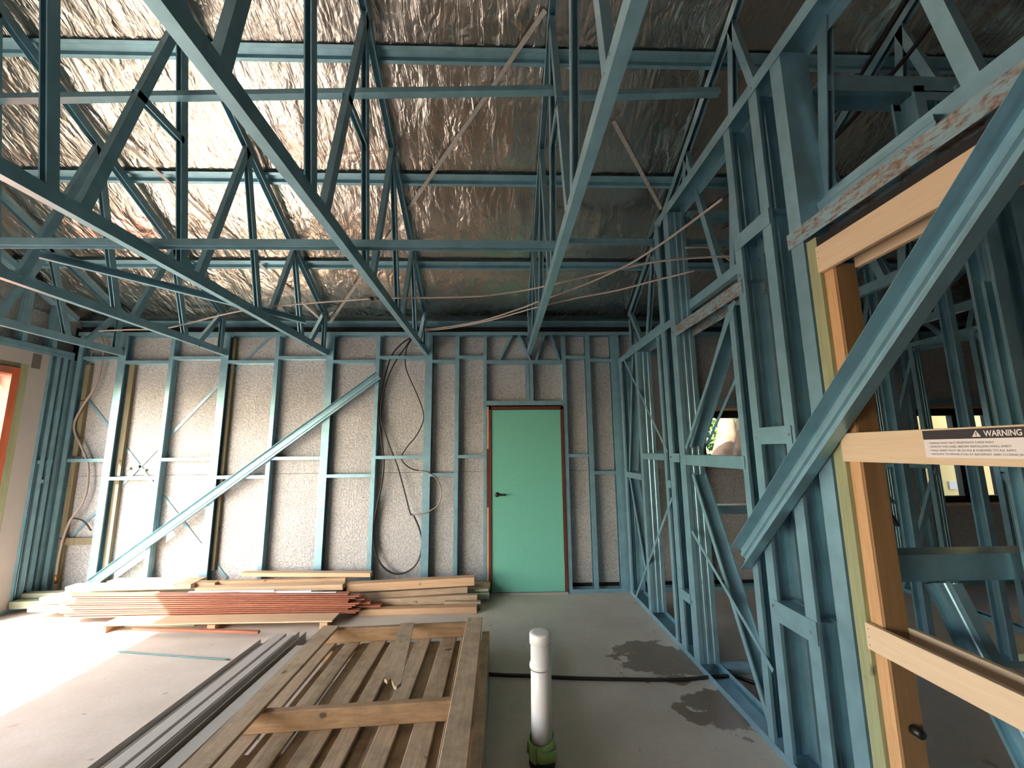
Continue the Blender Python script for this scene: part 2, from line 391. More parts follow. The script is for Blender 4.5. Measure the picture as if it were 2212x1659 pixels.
# timber packers beside the left studs
for xa, xb, za, zb in ((-4.94, -4.885, 0.05, 0.66), (-4.94, -4.885, 0.68, 1.54), (-4.94, -4.885, 1.58, 2.22), (-4.94, -4.885, 2.235, 2.66),
                       (-4.43, -4.37, 0.05, 1.31), (-4.43, -4.37, 1.35, 2.66), (-3.240, -3.205, 0.3, 1.3), (-3.240, -3.205, 1.35, 2.98)):
    MB().box(xa, xb, YB+0.05, YB+0.094, za, zb).build('timber_packer', 'packer_z', wb)
MB().box(-4.885, -4.545, YB+0.05, YB+0.092, 0.60, 0.675).build('timber_packer', 'packer_z', wb)
# red timber packers beside the door frame; dark middle piece paints the gap's shade
for za, zb, mt in ((0.05, 0.95, 'pine_x'), (0.95, 1.62, 'jamb_z'), (1.62, 2.12, 'pine_x')):
    MB().box(-0.148, -0.128, YB, YB+0.07, za, zb).build('packer_and_gap_shade', mt, wb)

# green door
d1 = struct(empty('door_1'), 'flush green door in a dark timber frame')
MB().box(-0.126, -0.096, YB-0.012, YB+0.10, 0.03, 2.12).build('door_jamb', 'jamb_z', d1)
MB().box(0.736, 0.766, YB-0.012, YB+0.10, 0.03, 2.12).build('door_jamb', 'jamb_z', d1)
MB().box(-0.126, 0.766, YB-0.012, YB+0.10, 2.083, 2.118).build('door_head', 'jamb_z', d1)
MB().box(-0.094, 0.734, YB+0.0, YB+0.036, 0.024, 2.079).build('door_leaf', 'door_green', d1, bevel=0.002)
MB().box(-0.126, 0.766, YB-0.02, YB+0.10, 0.0, 0.022).build('door_sill', 'taupe', d1)
dh = empty('door_handle'); dh.parent = d1
MB().tube([(-0.03, YB+0.0, 1.093), (-0.03, YB-0.010, 1.093)], 0.027, 20).build('rose', 'black', dh, True)
MB().tube([(-0.03, YB-0.008, 1.093), (-0.03, YB-0.045, 1.093)], 0.011, 12).build('spindle', 'black', dh, True)
MB().box(-0.038, 0.075, YB-0.056, YB-0.040, 1.084, 1.104).build('lever', 'black', dh, bevel=0.004)
for z in (1.75, 0.22): MB().box(0.733, 0.737, YB-0.006, YB+0.002, z, z+0.1).build('hinge', 'brass', d1)

# windows in the back wall, beyond the right frame
def window(name, h, mull, label):
    o = struct(empty(name), label); x0, x1, z0, z1 = h
    f = 0.045
    for b in ((x0, x0+f, z0, z1), (x1-f, x1, z0, z1), (x0, x1, z0, z0+f+0.03), (x0, x1, z1-f-0.04, z1)):
        MB().box(b[0], b[1], 5.12, 5.20, b[2], b[3]).build('window_frame', 'frame_black', o)
    for m in mull: MB().box(m-0.035, m+0.035, 5.12, 5.19, z0, z1).build('mullion', 'frame_black', o)
    es = [x0]+list(mull)+[x1]
    for a, b in zip(es, es[1:]): MB().box(a+0.03, b-0.03, 5.152, 5.156, z0+0.05, z1-0.05).build('pane', 'glass', o)
    for b in ((x0-0.03, x0-0.005, z0-0.02, z1+0.02), (x1+0.005, x1+0.03, z0-0.02, z1+0.02), (x0-0.03, x1+0.03, z1+0.005, z1+0.03), (x0-0.03, x1+0.03, z0-0.04, z0-0.015)):
        MB().box(b[0], b[1], 5.05, 5.16, b[2], b[3]).build('window_reveal', 'pine_x', o)
window('window_1', W1, [], 'small black framed window with a leafy view')
window('window_2', W2, [5.77], 'black framed sliding window with a cream wall outside')

# left wall
wl = struct(empty('wall_left'), 'left wall of grey board with a timber framed opening')
OY0, OY1, OZ = -3.60, 4.30, 2.46  # opening stretched back out of view to let in more fill light
for y0, y1, z0, z1 in ((4.53, 4.715, 0.01, 2.70), (-3.8, 4.53, 2.555, 2.70), (-7.0, -3.8, 0.01, 2.70)):
    MB().box(XL-0.010, XL, y0, y1, z0, z1).build('wall_board', 'plaster', wl)
c = on_x(72, 762, XL); MB().box(XL, XL+0.003, 4.545, 4.632, 2.525, 2.685).build('dark_patch', 'plaster_patch', wl)
# outer brick skin around the opening and up to the roof
MB().box(-5.30, -5.20, 4.44, 5.28, 0.0, 3.15).build('brick_skin', 'brick_dark', wl)
MB().box(-5.30, -5.20, -7.0, OY0-0.1, 0.0, 3.15).build('brick_skin', 'brick_dark', wl)
MB().box(-5.30, -5.20, OY0-0.1, 4.44, 2.53, 3.15).build('brick_skin', 'brick_dark', wl)
gp = [(-5.2, 5.25, 3.14), (-5.2, 5.25, 3.16), (-5.2, -1.0, roof(-1.0)+0.12), (-5.2, -7.0, 3.15), (-5.2, -7.0, 3.14)]
gv = [Vector(p) for p in gp]+[Vector(p)+Vector((0.02, 0, 0)) for p in gp]
MB().poly(gv, [(0, 1, 2, 3, 4), (9, 8, 7, 6, 5)]+[(i, (i+1) % 5, 5+(i+1) % 5, 5+i) for i in range(5)]).build('gable_foil', 'wall_foil', wl)
MB().box(-5.18, -5.16, -7.0, 5.08, 2.70, 3.2).build('gable_foil', 'wall_foil', wl)
# studs at the corner, seen edge on
edges = [(87, 94), (104, 112), (120, 129), (135.5, 143), (144.5, 153)]
for a, b in edges:
    ya, yb = on_x(a, 896, XL).y, on_x(b, 896, XL).y
    MB().prism((XL-0.045, yb, 0.04), (XL-0.045, yb, 2.70), (1, 0, 0), [(p, q) for p, q in cee(0.088, (yb-ya))], T).build('stud', 'steel', wl) if False else \
        MB().prism((XL-0.045, ya, 0.04), (XL-0.045, ya, 2.70), (1, 0, 0), cee(0.088, yb-ya, 0.01), T).build('stud', 'steel', wl)
MB().box(XL-0.10, XL-0.092, 4.70, 4.99, 0.0, 2.75).build('stud_backing', 'brick_dark', wl)
for y0, z in ((4.765, 1.50), (4.80, 1.29), (4.86, 1.50)): MB().box(XL-0.08, XL+0.002, y0, y0+0.06, z, z+0.04).build('noggin', 'steel', wl)
chan('top_plate', (XL-0.046, -7.0, 2.740), (XL-0.046, 4.98, 2.740), (1, 0, 0), ewe(0.096, 0.04), parent=wl)
chan('top_plate', (XL-0.046, -7.0, 2.785), (XL-0.046, 4.98, 2.785), (1, 0, 0), ewe(0.094, 0.042), parent=wl)
chan('bottom_plate', (XL-0.046, 4.46, 0.003), (XL-0.046, 4.98, 0.003), (-1, 0, 0), ewe(0.094, 0.04), parent=wl)
# gable studs above the plate and a raking top chord
for y in (4.02, 4.42, 4.72, 3.2, 2.4, 1.6):
    MB().prism((XL-0.046, y, 2.79), (XL-0.046, y, roof(y)+0.02), (1, 0, 0), cee(0.088, 0.045), T).build('gable_stud', 'steel', wl)
MB().prism((XL-0.05, 4.95, roof(4.95)+0.0), (XL-0.05, 0.5, roof(0.5)+0.0), (1, 0, 0), cee(0.088, 0.06), T).build('gable_rafter', 'steel', wl)
# timber packers round the opening
MB().box(XL-0.05, XL-0.002, 4.452, 4.53, 0.0, 2.555).build('timber_packer', 'treated_z', wl)
MB().box(XL-0.05, XL-0.002, OY0-0.1, 4.452, 2.505, 2.555).build('timber_packer', 'packer_z', wl)

# red timber frame of the wide opening and a folded leaf
d2 = struct(empty('door_2'), 'wide red timber door opening in the left wall')
MB().box(-5.17, XL+0.012, 4.375, 4.448, 0.0, 2.50).build('door_jamb', 'redwood_z', d2)
MB().box(-5.17, XL+0.012, OY0-0.075, OY0, 0.0, 2.50).build('door_jamb', 'redwood_z', d2)
MB().box(-5.17, XL+0.012, OY0, 4.375, 2.43, 2.50).build('door_head', 'redwood_x', d2)
lf = empty('door_leaf'); lf.parent = d2
for i in range(7): MB().box(-6.02+i*0.122, -6.02+i*0.122+0.119, 4.318, 4.358, 0.02, 2.42).build('board', 'redwood_z', lf)
MB().box(-5.62, -5.54, 4.313, 4.319, 2.16, 2.30).build('sticker', 'label_white', lf)
for x in (-5.63, -5.5): MB().tube([(x, 4.318, 2.02), (x, 4.312, 2.02)], 0.010, 8).build('hole', 'black', lf)

# ------------------------------------------------------------------ ceiling foil
def fbm(nx, ny, fx, fy, octs, seed):
    rng = np.random.default_rng(seed); out = np.zeros((ny, nx)); amp = 1.0
    for o in range(octs):
        gx, gy = max(2, int(fx*2**o)+2), max(2, int(fy*2**o)+2); g = rng.random((gy, gx))-0.5
        x = np.linspace(0, gx-1.001, nx); y = np.linspace(0, gy-1.001, ny)
        xi, yi = x.astype(int), y.astype(int); xf, yf = x-xi, y-yi; xf = xf*xf*(3-2*xf); yf = yf*yf*(3-2*yf)
        a = g[np.ix_(yi, xi)]*(1-xf)+g[np.ix_(yi, xi+1)]*xf; b = g[np.ix_(yi+1, xi)]*(1-xf)+g[np.ix_(yi+1, xi+1)]*xf
        out += amp*(a*(1-yf[:, None])+b*yf[:, None]); amp *= 0.5
    return out
BAT = [5.10, 4.30, 3.46, 2.64, 1.81, 0.97, 0.13, -0.7]
def foil_sheet(name, x0, x1, y0, y1, zf, nx, ny, seed, bat):
    xs = np.linspace(x0, x1, nx); ys = np.linspace(y0, y1, ny)
    folds = fbm(nx, ny, (x1-x0)*2.2, (y1-y0)*0.55, 3, seed)*0.028 + fbm(nx, ny, (x1-x0)*7, (y1-y0)*2.0, 3, seed+1)*0.009
    cr = fbm(nx, ny, (x1-x0)*9, (y1-y0)*9, 3, seed+2); crk = np.abs(cr)*0.006
    sag = np.zeros(ny)
    for i, y in enumerate(ys):
        for a, b in zip(bat, bat[1:]):
            if b <= y <= a: t = (y-b)/(a-b); sag[i] = -0.030*max(0.0, math.sin(math.pi*t)-0.3)/0.7
    dmin = np.min(np.abs(ys[:, None]-np.array(bat)[None, :]), 1); tx = ((dmin-0.07)/0.12).clip(0, 1)
    Z = np.array([zf(y) for y in ys])[:, None]+(sag[:, None]*(0.7+0.6*fbm(nx, ny, 5, 4, 2, seed+3)))+(folds+crk)*tx[:, None]
    Z = np.minimum(Z, np.array([zf(y) for y in ys])[:, None]+0.012)
    v = [(float(xs[i]), float(ys[j]), float(Z[j, i])) for j in range(ny) for i in range(nx)]
    f = [(j*nx+i, j*nx+i+1, (j+1)*nx+i+1, (j+1)*nx+i) for j in range(ny-1) for i in range(nx-1)]
    me = bpy.data.meshes.new(name); me.from_pydata(v, [], f); me.materials.append(M['roof_foil'])
    me.polygons.foreach_set('use_smooth', [True]*len(me.polygons)); me.update()
    o = bpy.data.objects.new(name, me); COL.objects.link(o); return o
OFF = 0.085+0.046
ce = struct(empty('ceiling'), 'crinkled silver foil under the sloping roof')
foil_sheet('foil', -5.19, 7.2, -1.0, 5.32, lambda y: roof(y)+OFF, 620, 330, 3, BAT).parent = ce
MB().poly([(-5.5, 5.6, roof(5.6)+OFF+0.06), (7.6, 5.6, roof(5.6)+OFF+0.06), (7.6, -1.0, roof(-1.0)+OFF+0.06), (-5.5, -1.0, roof(-1.0)+OFF+0.06),
           (-5.5, 5.6, roof(5.6)+OFF+0.09), (7.6, 5.6, roof(5.6)+OFF+0.09), (7.6, -1.0, roof(-1.0)+OFF+0.09), (-5.5, -1.0, roof(-1.0)+OFF+0.09)],
          [(0, 1, 2, 3), (7, 6, 5, 4), (0, 4, 5, 1), (1, 5, 6, 2), (2, 6, 7, 3), (3, 7, 4, 0)]).build('roof_sheet', 'galv', ce)
zr = roof(-1.0)+OFF+0.05
MB().hexa([(-5.5, -7.4, 3.1), (7.6, -7.4, 3.1), (7.6, -1.0, zr), (-5.5, -1.0, zr), (-5.5, -7.4, 3.14), (7.6, -7.4, 3.14), (7.6, -1.0, zr+0.04), (-5.5, -1.0, zr+0.04)]).build('roof_sheet', 'galv', ce)
wk = struct(empty('wall_rear_blocker'), 'added closed rear wall, unseen behind the viewer, blocking light')  # added unseen wall, keeps skylight from behind the camera out
skin(-5.3, 7.3, 0.0, 4.3, -5.1, -5.0, 'wall_board', 'plaster', wk, [])
# right outer wall of the building
we = struct(empty('wall_right_end'), 'dark outer end wall of the building')
MB().box(7.2, 7.3, -7.0, 5.28, 0, 3.15).build('brick_skin', 'brick_dark', we)
gp = [(7.2, 5.28, 3.1), (7.2, -1.0, roof(-1.0)+0.18), (7.2, -7.0, 3.1)]; gv = [Vector(p) for p in gp]+[Vector(p)+Vector((0.02, 0, 0)) for p in gp]
MB().poly(gv, [(0, 1, 2), (5, 4, 3), (0, 1, 4, 3), (1, 2, 5, 4), (2, 0, 3, 5)]).build('gable_foil', 'brick_dark', we)

# ------------------------------------------------------------------ roof battens
bl = {5.10: 'lowest steel roof batten, just above the back wall top', 4.30: 'second lowest steel roof batten under the foil',
      3.46: 'third steel roof batten up from the back wall', 2.64: 'highest steel roof batten in view near the top of the picture'}
for y in BAT[:4]:
    z = roof(y)+0.087; h = math.hypot(1, SLOPE); u = Vector((0, -1/h, SLOPE/h))
    hat = [(-0.055, 0.004), (-0.033, 0.004), (-0.022, 0.040), (0.022, 0.040), (0.033, 0.004), (0.055, 0.004)]
    b = MB().prism((7.1, y, z), (-5.15, y, z), u, [(-a, q) for a, q in hat][::-1], T).build('roof_batten', 'steel')
    # the profile must stand up towards the roof sheet
    if (b.data.vertices[2].co.z) < z-0.02: pass
    tag(b, bl[y], 'roof batten', 'roof battens')

# ------------------------------------------------------------------ roof trusses
NODES_T = [(1.55, None), (2.41, None), (3.18, None), (4.05, None), (4.86, None)]
TN = [1.52, 2.41, 3.18, 4.05, 4.86]
BL = [1.08, 1.87, 2.69, 3.58, 4.38]; BD = [1.18, 1.98, 2.80, 3.70, 4.51]
ZC = 2.755
def truss(X, label, yend=4.975, far=False, chord=True):
    o = empty('roof_truss'); tag(o, label, 'roof truss', 'steel roof trusses')
    y0 = 0.25
    if chord:
        bc = chan('bottom_chord', (X, y0, ZC), (X, yend, ZC), (-1, 0, 0), ewe(0.044, 0.072), parent=o)
    def up(y): return (X, y, roof(y)+0.042)
    d = Vector(up(yend))-Vector(up(y0)); dn = d.normalized()
    # channel open downwards: its flat back is on top
    nrm = Vector((0, SLOPE, 1)).normalized(); a = Vector(up(y0))+nrm*0.036; b = Vector(up(yend-0.06))+nrm*0.036
    MB().prism(a, b, (1, 0, 0), ewe(0.044, 0.072), T).build('top_chord', 'steel', o)
    def web(ya, za, yb, zb, name='web', w=0.036, h=0.055, flip=1):
        p, q = Vector((X, ya, za)), Vector((X, yb, zb))
        MB().prism(p, q, (flip, 0, 0), cee(w, h, 0.006, False), 0.002).build(name, 'steel', o)
    for i, y in enumerate(TN):
        zt = roof(y)+0.035
        web(y-0.02, zt, BD[i]-0.03, ZC+0.02, 'diagonal_web', flip=-1)
        if i < 4: web(y+0.02, zt, BL[i+1], ZC+0.02, 'post_web')
    web(yend-0.06, roof(4.92), yend-0.06, ZC+0.02, 'end_post')
    web(1.56+0.06, 0.5*(roof(1.5)+ZC)+0.02, 1.95, 0.5*(roof(1.5)+ZC)-0.02, 'strut', h=0.04) if False else None
    web(2.17, 3.68, 2.53, 3.66, 'strut', h=0.045)
    if not far:
        s = 0.0225 if X < 0 else -0.0225
        for i in range(5):
            for y in (BL[i]+0.02, BD[i]-0.01): screw_at((X+s, y, ZC+0.05), (s, 0, 0), o, 0.005)
    return o
truss(-4.49, 'roof truss nearest the left wall, partly out of frame')
truss(-3.29, 'second roof truss from the left wall')
truss(-2.09, 'third roof truss from the left, over the red timber stack')
truss(-0.89, 'roof truss whose chord drops left of the green door')
truss(0.37, 'roof truss ending on the wall above the green door')
truss(1.62, 'roof truss running above the right hand stud wall', far=True)
truss(2.82, 'first roof truss beyond the right hand stud wall', far=True)
truss(4.02, 'second roof truss beyond the right hand stud wall', far=True)
truss(5.22, 'farthest right roof truss in the dark rooms', far=True)

# ceiling bars running across the trusses
b = chan('bracing_bar', (-5.02, 2.42, 2.832), (0.42, 2.42, 2.832), (0, 1, 0), [(-0.022, -0.001), (-0.022, 0.045), (0.022, 0.045), (0.022, -0.001)]); tag(b, 'long level steel bar laid across the bottom chords', 'bracing bar')
p, q = on_y(1196, 526, 3.68), on_y(1584, 530, 3.68)
b = chan('bracing_bar', p, q, (0, 1, 0), ewe(0.045, 0.045)); tag(b, 'level steel bar between the door truss and the right wall', 'bracing bar')
p, q = on_x(0, 255, -3.55), on_x(1197, 190, 0.40)
q2 = on_x(1492, 180, 1.40)
b = chan('bracing_bar', (-4.6, 2.46, 3.80), (0.40, 2.43, 3.955), (0, 1, 0), ewe(0.05, 0.035)); tag(b, 'upper steel bar tying the truss webs, left length', 'bracing bar')
b = chan('bracing_bar', (0.42, 2.50, 3.975), (1.52, 2.47, 4.0), (0, 1, 0), ewe(0.05, 0.035)); tag(b, 'short upper steel bar right of the door truss', 'bracing bar')
p, q = on_z(85, 550, 2.853), on_z(660, 694, 2.853)
b = chan('bracing_bar', p, q, (0, 0, 1), cee(0.05, 0.03, 0.006, False)); tag(b, 'slanting steel bar lying over the left bottom chords', 'bracing bar')
# flat straps under the foil
def roof_strap(pa, pb, label):
    a, b = on_roof(*pa, 0.076), on_roof(*pb, 0.076); n = Vector((0, SLOPE, 1)).normalized()
    s = MB().bar(a, b, n, 0.0015, 0.032).build('strap_brace', 'tape'); return tag(s, label, 'strap', 'flat straps under the roof foil')
roof_strap((1178, 22), (712, 698), 'flat metal strap slanting under the foil left of the door truss')
roof_strap((248, 288), (692, 690), 'flat metal strap slanting under the left foil towards the corner')
roof_strap((1325, 262), (1428, 452), 'short dark metal strap under the foil above the right wall')

# temporary channel brace across the back wall
a, b = on_y(196, 1262, YB-0.002), on_y(818, 812, YB-0.002)
d = (b-a).normalized()
prof = [(-0.050, 0.036), (-0.050, 0.0), (-0.022, 0.0), (-0.016, 0.008), (0.016, 0.008), (0.022, 0.0), (0.050, 0.0), (0.050, 0.036)]
def open_to(p0, p1, n, prof, name, mat='steel', t=T):
    """channel from p0 to p1 whose open side faces n"""
    d = (Vector(p1)-Vector(p0)).normalized(); n = Vector(n); u = n.cross(d)      # v = d x u must equal n
    if d.cross(u).dot(n) < 0: u = -u
    return MB().prism(p0, p1, u, prof, t).build(name, mat)
o = open_to(a, b, (0, -1, 0), prof, 'brace_channel'); tag(o, 'steel channel brace slanting across the back wall studs', 'brace channel', 'temporary brace channels')
screw_at(b-d*0.06+Vector((0, -0.009, 0)), (0, -1, 0), o, 0.006)
# the near one on the right wall
a, b = Vector((XR-0.012, 2.55, 0.955)), Vector((XR-0.012, 0.80, 2.60))
prof2 = [(-0.066, 0.062), (-0.060, 0.0), (-0.040, 0.0), (-0.034, 0.012), (-0.016, 0.012), (-0.010, 0.0), (0.008, 0.0), (0.014, 0.012), (0.032, 0.012), (0.038, 0.0), (0.058, 0.0), (0.066, 0.062)]
o = open_to(a, b, (-1, 0, 0), prof2, 'brace_channel', t=0.003); tag(o, 'large steel channel brace slanting across the near right wall', 'brace channel', 'temporary brace channels')
screw_at((XR-0.008, 2.10, 1.375), (-1, 0, 0), o, 0.007)

# ------------------------------------------------------------------ right hand stud wall
wr = struct(empty('wall_right'), 'right hand stud wall of blue steel framing')
WD = 0.15
def rstud(ya, yb, z0, z1, face_cam, name='stud', mat='steel', rib=True):
    """flange from ya (near) to yb (far); web on the near side if face_cam, else open to the camera"""
    xc = XR+WD/2; h = yb-ya
    if face_cam: return MB().prism((xc, ya, z0), (xc, ya, z1), (1, 0, 0), cee(WD-0.004, h, 0.016, rib), T).build(name, mat, wr)
    return MB().prism((xc, yb, z0), (xc, yb, z1), (-1, 0, 0), cee(WD-0.004, h, 0.016), T).build(name, mat, wr)
ZT = 3.63
rstud(4.86, 4.93, 0.04, 2.66, False)
rstud(4.275, 4.345, 0.04, 2.62, True)
rstud(3.665, 3.715, 0.04, 2.62, False)
rstud(3.515, 3.60, 0.04, ZT, False); rstud(3.292, 3.385, 0.04, ZT, True)
rstud(2.455, 2.505, 0.04, 2.50, False)
rstud(2.31, 2.375, 0.04, ZT, False); rstud(2.03, 2.10, 0.04, ZT, False)
rstud(1.825, 1.905, 0.04, ZT, True, rib=False)
chan('bottom_plate', (XR+WD/2, 0.8, 0.003), (XR+WD/2, 4.94, 0.003), (-1, 0, 0), ewe(WD, 0.04), parent=wr)
chan('top_plate', (XR+WD/2, 3.32, 2.69), (XR+WD/2, 4.95, 2.69), (1, 0, 0), ewe(WD, 0.065), parent=wr)
chan('top_plate', (XR+WD/2, 0.7, 3.685), (XR+WD/2, 3.56, 3.685), (1, 0, 0), ewe(WD+0.006, 0.075), parent=wr)
def rnog(y0, y1, z0, z1, mat='steel', proud=0.004):
    # web on top so that the underside is hollow; the room face is a flange
    x0, x1 = XR-proud, XR+WD-0.01
    xc, w = (x0+x1)/2, x1-x0
    return MB().prism((xc, y0, z1), (xc, y1, z1), (1, 0, 0), [(-w/2, z1-z0), (-w/2, 0), (-w*0.2, 0), (-w*0.17, 0.004), (w*0.17, 0.004), (w*0.2, 0), (w/2, 0), (w/2, z1-z0)], T).build('noggin', mat, wr)
rnog(2.33, 3.30, 2.515, 2.60, 'steel_rusty')
rnog(2.03, 2.36, 2.79, 2.88)
rnog(4.34, 4.88, 1.285, 1.345); rnog(3.70, 4.29, 1.50, 1.555)
rnog(2.48, 3.30, 1.475, 1.55); rnog(3.59, 3.70, 1.27, 1.33); rnog(3.385, 3.53, 1.49, 1.56)
rnog(3.37, 3.54, 0.42, 0.49); rnog(3.37, 3.54, 0.0+1.62, 1.66) if False else None
rnog(2.05, 2.36, 1.62, 1.71); rnog(2.03, 2.33, 0.70, 0.80); rnog(2.35, 2.47, 1.155, 1.215)
rnog(0.80, 1.92, 2.575, 2.655, 'steel_rusty')
# lintel above the cavity unit: an upper channel behind
MB().prism((XR+0.09, 1.27, 2.72), (XR+0.09, 1.82, 2.72), (0, 0, 1), cee(0.10, 0.05, 0.012), T).build('lintel', 'steel', wr)
# K bracing inside the bays
def rdiag(ya, za, yb, zb, x=XR+0.07, w=0.10, h=0.034, name='diagonal'):
    return MB().prism((x, ya, za), (x, yb, zb), (1, 0, 0), cee(w, h, 0.008, False), 0.002).build(name, 'steel', wr)
rdiag(4.50, 2.62, 4.83, 1.36); rdiag(4.83, 1.28, 4.33, 0.05)
rdiag(2.55, 2.48, 3.25, 1.62); rdiag(3.24, 1.40, 2.52, 0.06)
def rstrap(ya, za, yb, zb, x): return MB().bar((x, ya, za), (x, yb, zb), (1, 0, 0), 0.0016, 0.028).build('strap', 'steel', wr)
rstrap(4.75, 2.66, 3.62, 1.57, XR-0.003); rstrap(3.59, 1.19, 4.75, 0.02, XR-0.003)
rstrap(3.26, 1.60, 2.42, 2.50, XR-0.003); rstrap(3.24, 1.62, 2.5, 2.3, XR+WD+0.004); rstrap(3.26, 0.98, 2.40, 0.42, XR-0.003)
# screws on the near frame
for y, z in ((2.34, 2.63), (2.06, 2.84), (2.34, 2.55), (2.34, 1.655), (2.07, 1.665), (2.34, 0.77), (2.07, 0.745), (1.885, 2.615), (2.34, 3.645), (2.06, 3.645), (1.87, 3.645), (3.33, 2.56), (3.34, 0.45), (3.36, 1.53), (3.55, 1.53)):
    screw_at((XR-0.0055, y, z), (-1, 0, 0), wr, 0.006)
# service holes in the near studs
for x, y, z, r in ((XR+0.085, 1.823, 0.43, 0.020), (XR+0.05, 3.29, 0.60, 0.012)):
    MB().tube([(x, y-0.001, z), (x, y+0.0005, z)], r, 16).build('service_hole', 'steel', wr)

# cross partition frames in the rooms to the right
wp = struct(empty('wall_partition'), 'steel partition frames in the rooms beyond')
def pstud(x, y, z0, z1, w=0.045, d=0.088, flip=1): MB().prism((x, y, z0), (x, y, z1), (0, flip, 0), cee(d, w), T).build('stud', 'steel', wp)
def pnog(x0, x1, y, z, h=0.05, d=0.09): MB().prism((x0, y, z), (x1, y, z), (0, -1, 0), ewe(d, h), T).build('noggin', 'steel', wp)
# partition standing at the post
pnog(1.62, 2.62, 3.27, 3.60, 0.075, 0.10); pnog(1.62, 2.62, 3.27, 1.17, 0.062, 0.10)
pnog(1.62, 4.6, 3.27, 0.04, 0.04, 0.10)
for x in (2.62, 3.2, 3.8, 4.4): pstud(x, 3.27, 0.0, 3.55)
# near partition head right of the tall stud
pnog(1.61, 2.5, 1.80, 3.41, 0.085, 0.12); MB().prism((2.10, 1.80, 2.60), (2.10, 1.80, 3.36), (0, 1, 0), cee(0.12, 0.05), T).build('stud', 'steel', wp)
pnog(2.1, 2.6, 1.80, 3.33, 0.05, 0.12)
# low rail and studs seen through the cavity unit
pnog(1.62, 3.3, 1.85, 1.15, 0.105, 0.12)
MB().prism((1.72, 1.90, 1.30), (2.60, 2.95, 1.30), (0, 0, 1), cee(0.10, 0.06, 0.01, False), T).build('rail', 'steel', wp)
for x, y in ((2.24, 1.72), (2.40, 1.72)): pstud(x, y, 0.0, 3.3, 0.06, 0.10)
pstud(2.13, 1.62, 0.0, 2.3, 0.05, 0.05)
# far right partition running back with K braces
for y in (2.5, 3.1, 3.7, 4.3, 4.85):
    MB().prism((4.55, y, 0.03), (4.55, y, 2.7), (1, 0, 0), cee(0.088, 0.045), T).build('stud', 'steel', wp)
for za, zb in ((0.04, 1.35), (1.35, 2.66)):
    MB().bar((4.55, 3.1, za), (4.55, 3.7, zb), (1, 0, 0), 0.06, 0.035).build('diagonal', 'steel', wp)
    MB().bar((4.55, 4.85, za), (4.55, 4.3, zb), (1, 0, 0), 0.06, 0.035).build('diagonal', 'steel', wp)
chan('top_plate', (4.55, 1.9, 2.72), (4.55, 4.95, 2.72), (1, 0, 0), ewe(0.1, 0.045), parent=wp)
chan('bottom_plate', (4.55, 1.9, 0.003), (4.55, 4.95, 0.003), (-1, 0, 0), ewe(0.1, 0.04), parent=wp)
for y0, y1, z in ((3.1, 3.7, 1.37), (4.3, 4.85, 1.37), (3.7, 4.3, 1.5)):
    MB().box(4.51, 4.59, y0, y1, z, z+0.04).build('noggin', 'steel', wp)
# sloping brace low in the doorway at the right edge
MB().prism((1.95, 1.45, 0.0), (1.82, 1.75, 1.05), (0, 1, 0), cee(0.12, 0.04), T).build('diagonal', 'steel', wp)

# ------------------------------------------------------------------ sliding door cavity unit (timber)
cu = empty('sliding_door_pocket'); tag(cu, 'timber sliding door cavity frame with a warning label on the right', 'door frame')
MB().box(XR+0.004, XR+0.10, 1.752, 1.812, 0.01, 2.56).build('treated_stud', 'treated_z', cu)
MB().box(XR+0.022, XR+0.042, 1.700, 1.752, 0.01, 2.40).build('ply_edge', 'ply_z', cu)
MB().box(XR+0.026, XR+0.115, 1.690, 1.704, 0.01, 2.40).build('backpost', 'board_z', cu)
def rail(z0, z1, x0, x1, y1=1.752): return MB().box(x0, x1, 0.55, y1, z0, z1).build('rail', 'pine_y', cu, bevel=0.0015)
rail(2.382, 2.506, XR-0.006, XR+0.016); rail(1.540, 1.658, XR-0.006, XR+0.016); rail(0.812, 0.910, XR-0.006, XR+0.016)
rail(2.382, 2.506, XR+0.112, XR+0.134, 1.69); rail(1.540, 1.658, XR+0.112, XR+0.134, 1.69); rail(0.812, 0.910, XR+0.112, XR+0.134, 1.69)
MB().box(XR-0.002, XR+0.134, 0.55, 1.74, 2.505, 2.54).build('track_head', 'black', cu)
for z in (2.41, 2.45, 2.48, 0.83, 0.86, 0.89): MB().tube([(XR-0.006, 1.738, z), (XR-0.0068, 1.738, z)], 0.002, 6).build('nail_head', 'black', cu)
MB().tube([(XR+0.075, 1.690, 0.56), (XR+0.075, 1.655, 0.56)], [0.018, 0.016], 14).build('buffer', 'black', cu, True)
# warning label
la, lb = on_x(1992, 931, XR-0.0065), on_x(2002, 988, XR-0.0065)
yl, yr, zt, zb = la.y, la.y-0.46, la.z, lb.z
lab = MB().box(XR-0.0068, XR-0.0062, yr, yl, zb, zt).build('warning_label', 'label_white', cu)
MB().box(XR-0.0072, XR-0.0066, yr, yl, zt-(zt-zb)*0.335, zt).build('label_header', 'label_dark', lab)
def text(s, y, z, size, mat, parent, xs=1.0, ext=0.0001, name='lettering', bold=0.0):
    cu_ = bpy.data.curves.new(name, 'FONT'); cu_.body = s; cu_.size = size; cu_.extrude = ext; cu_.offset = bold
    tmp = bpy.data.objects.new(name+'_tmp', cu_); COL.objects.link(tmp); bpy.context.view_layer.update()
    me = bpy.data.meshes.new_from_object(tmp.evaluated_get(bpy.context.evaluated_depsgraph_get())); bpy.data.objects.remove(tmp)
    me.materials.clear(); me.materials.append(M[mat]); ob = bpy.data.objects.new(name, me); COL.objects.link(ob)
    ob.parent = parent
    ob.matrix_world = Matrix(((0, 0, -1, XR-0.0074), (-xs, 0, 0, y), (0, 1, 0, z), (0, 0, 0, 1))); return ob
yw = on_x(2130, 935, XR).y
H = zt-zb
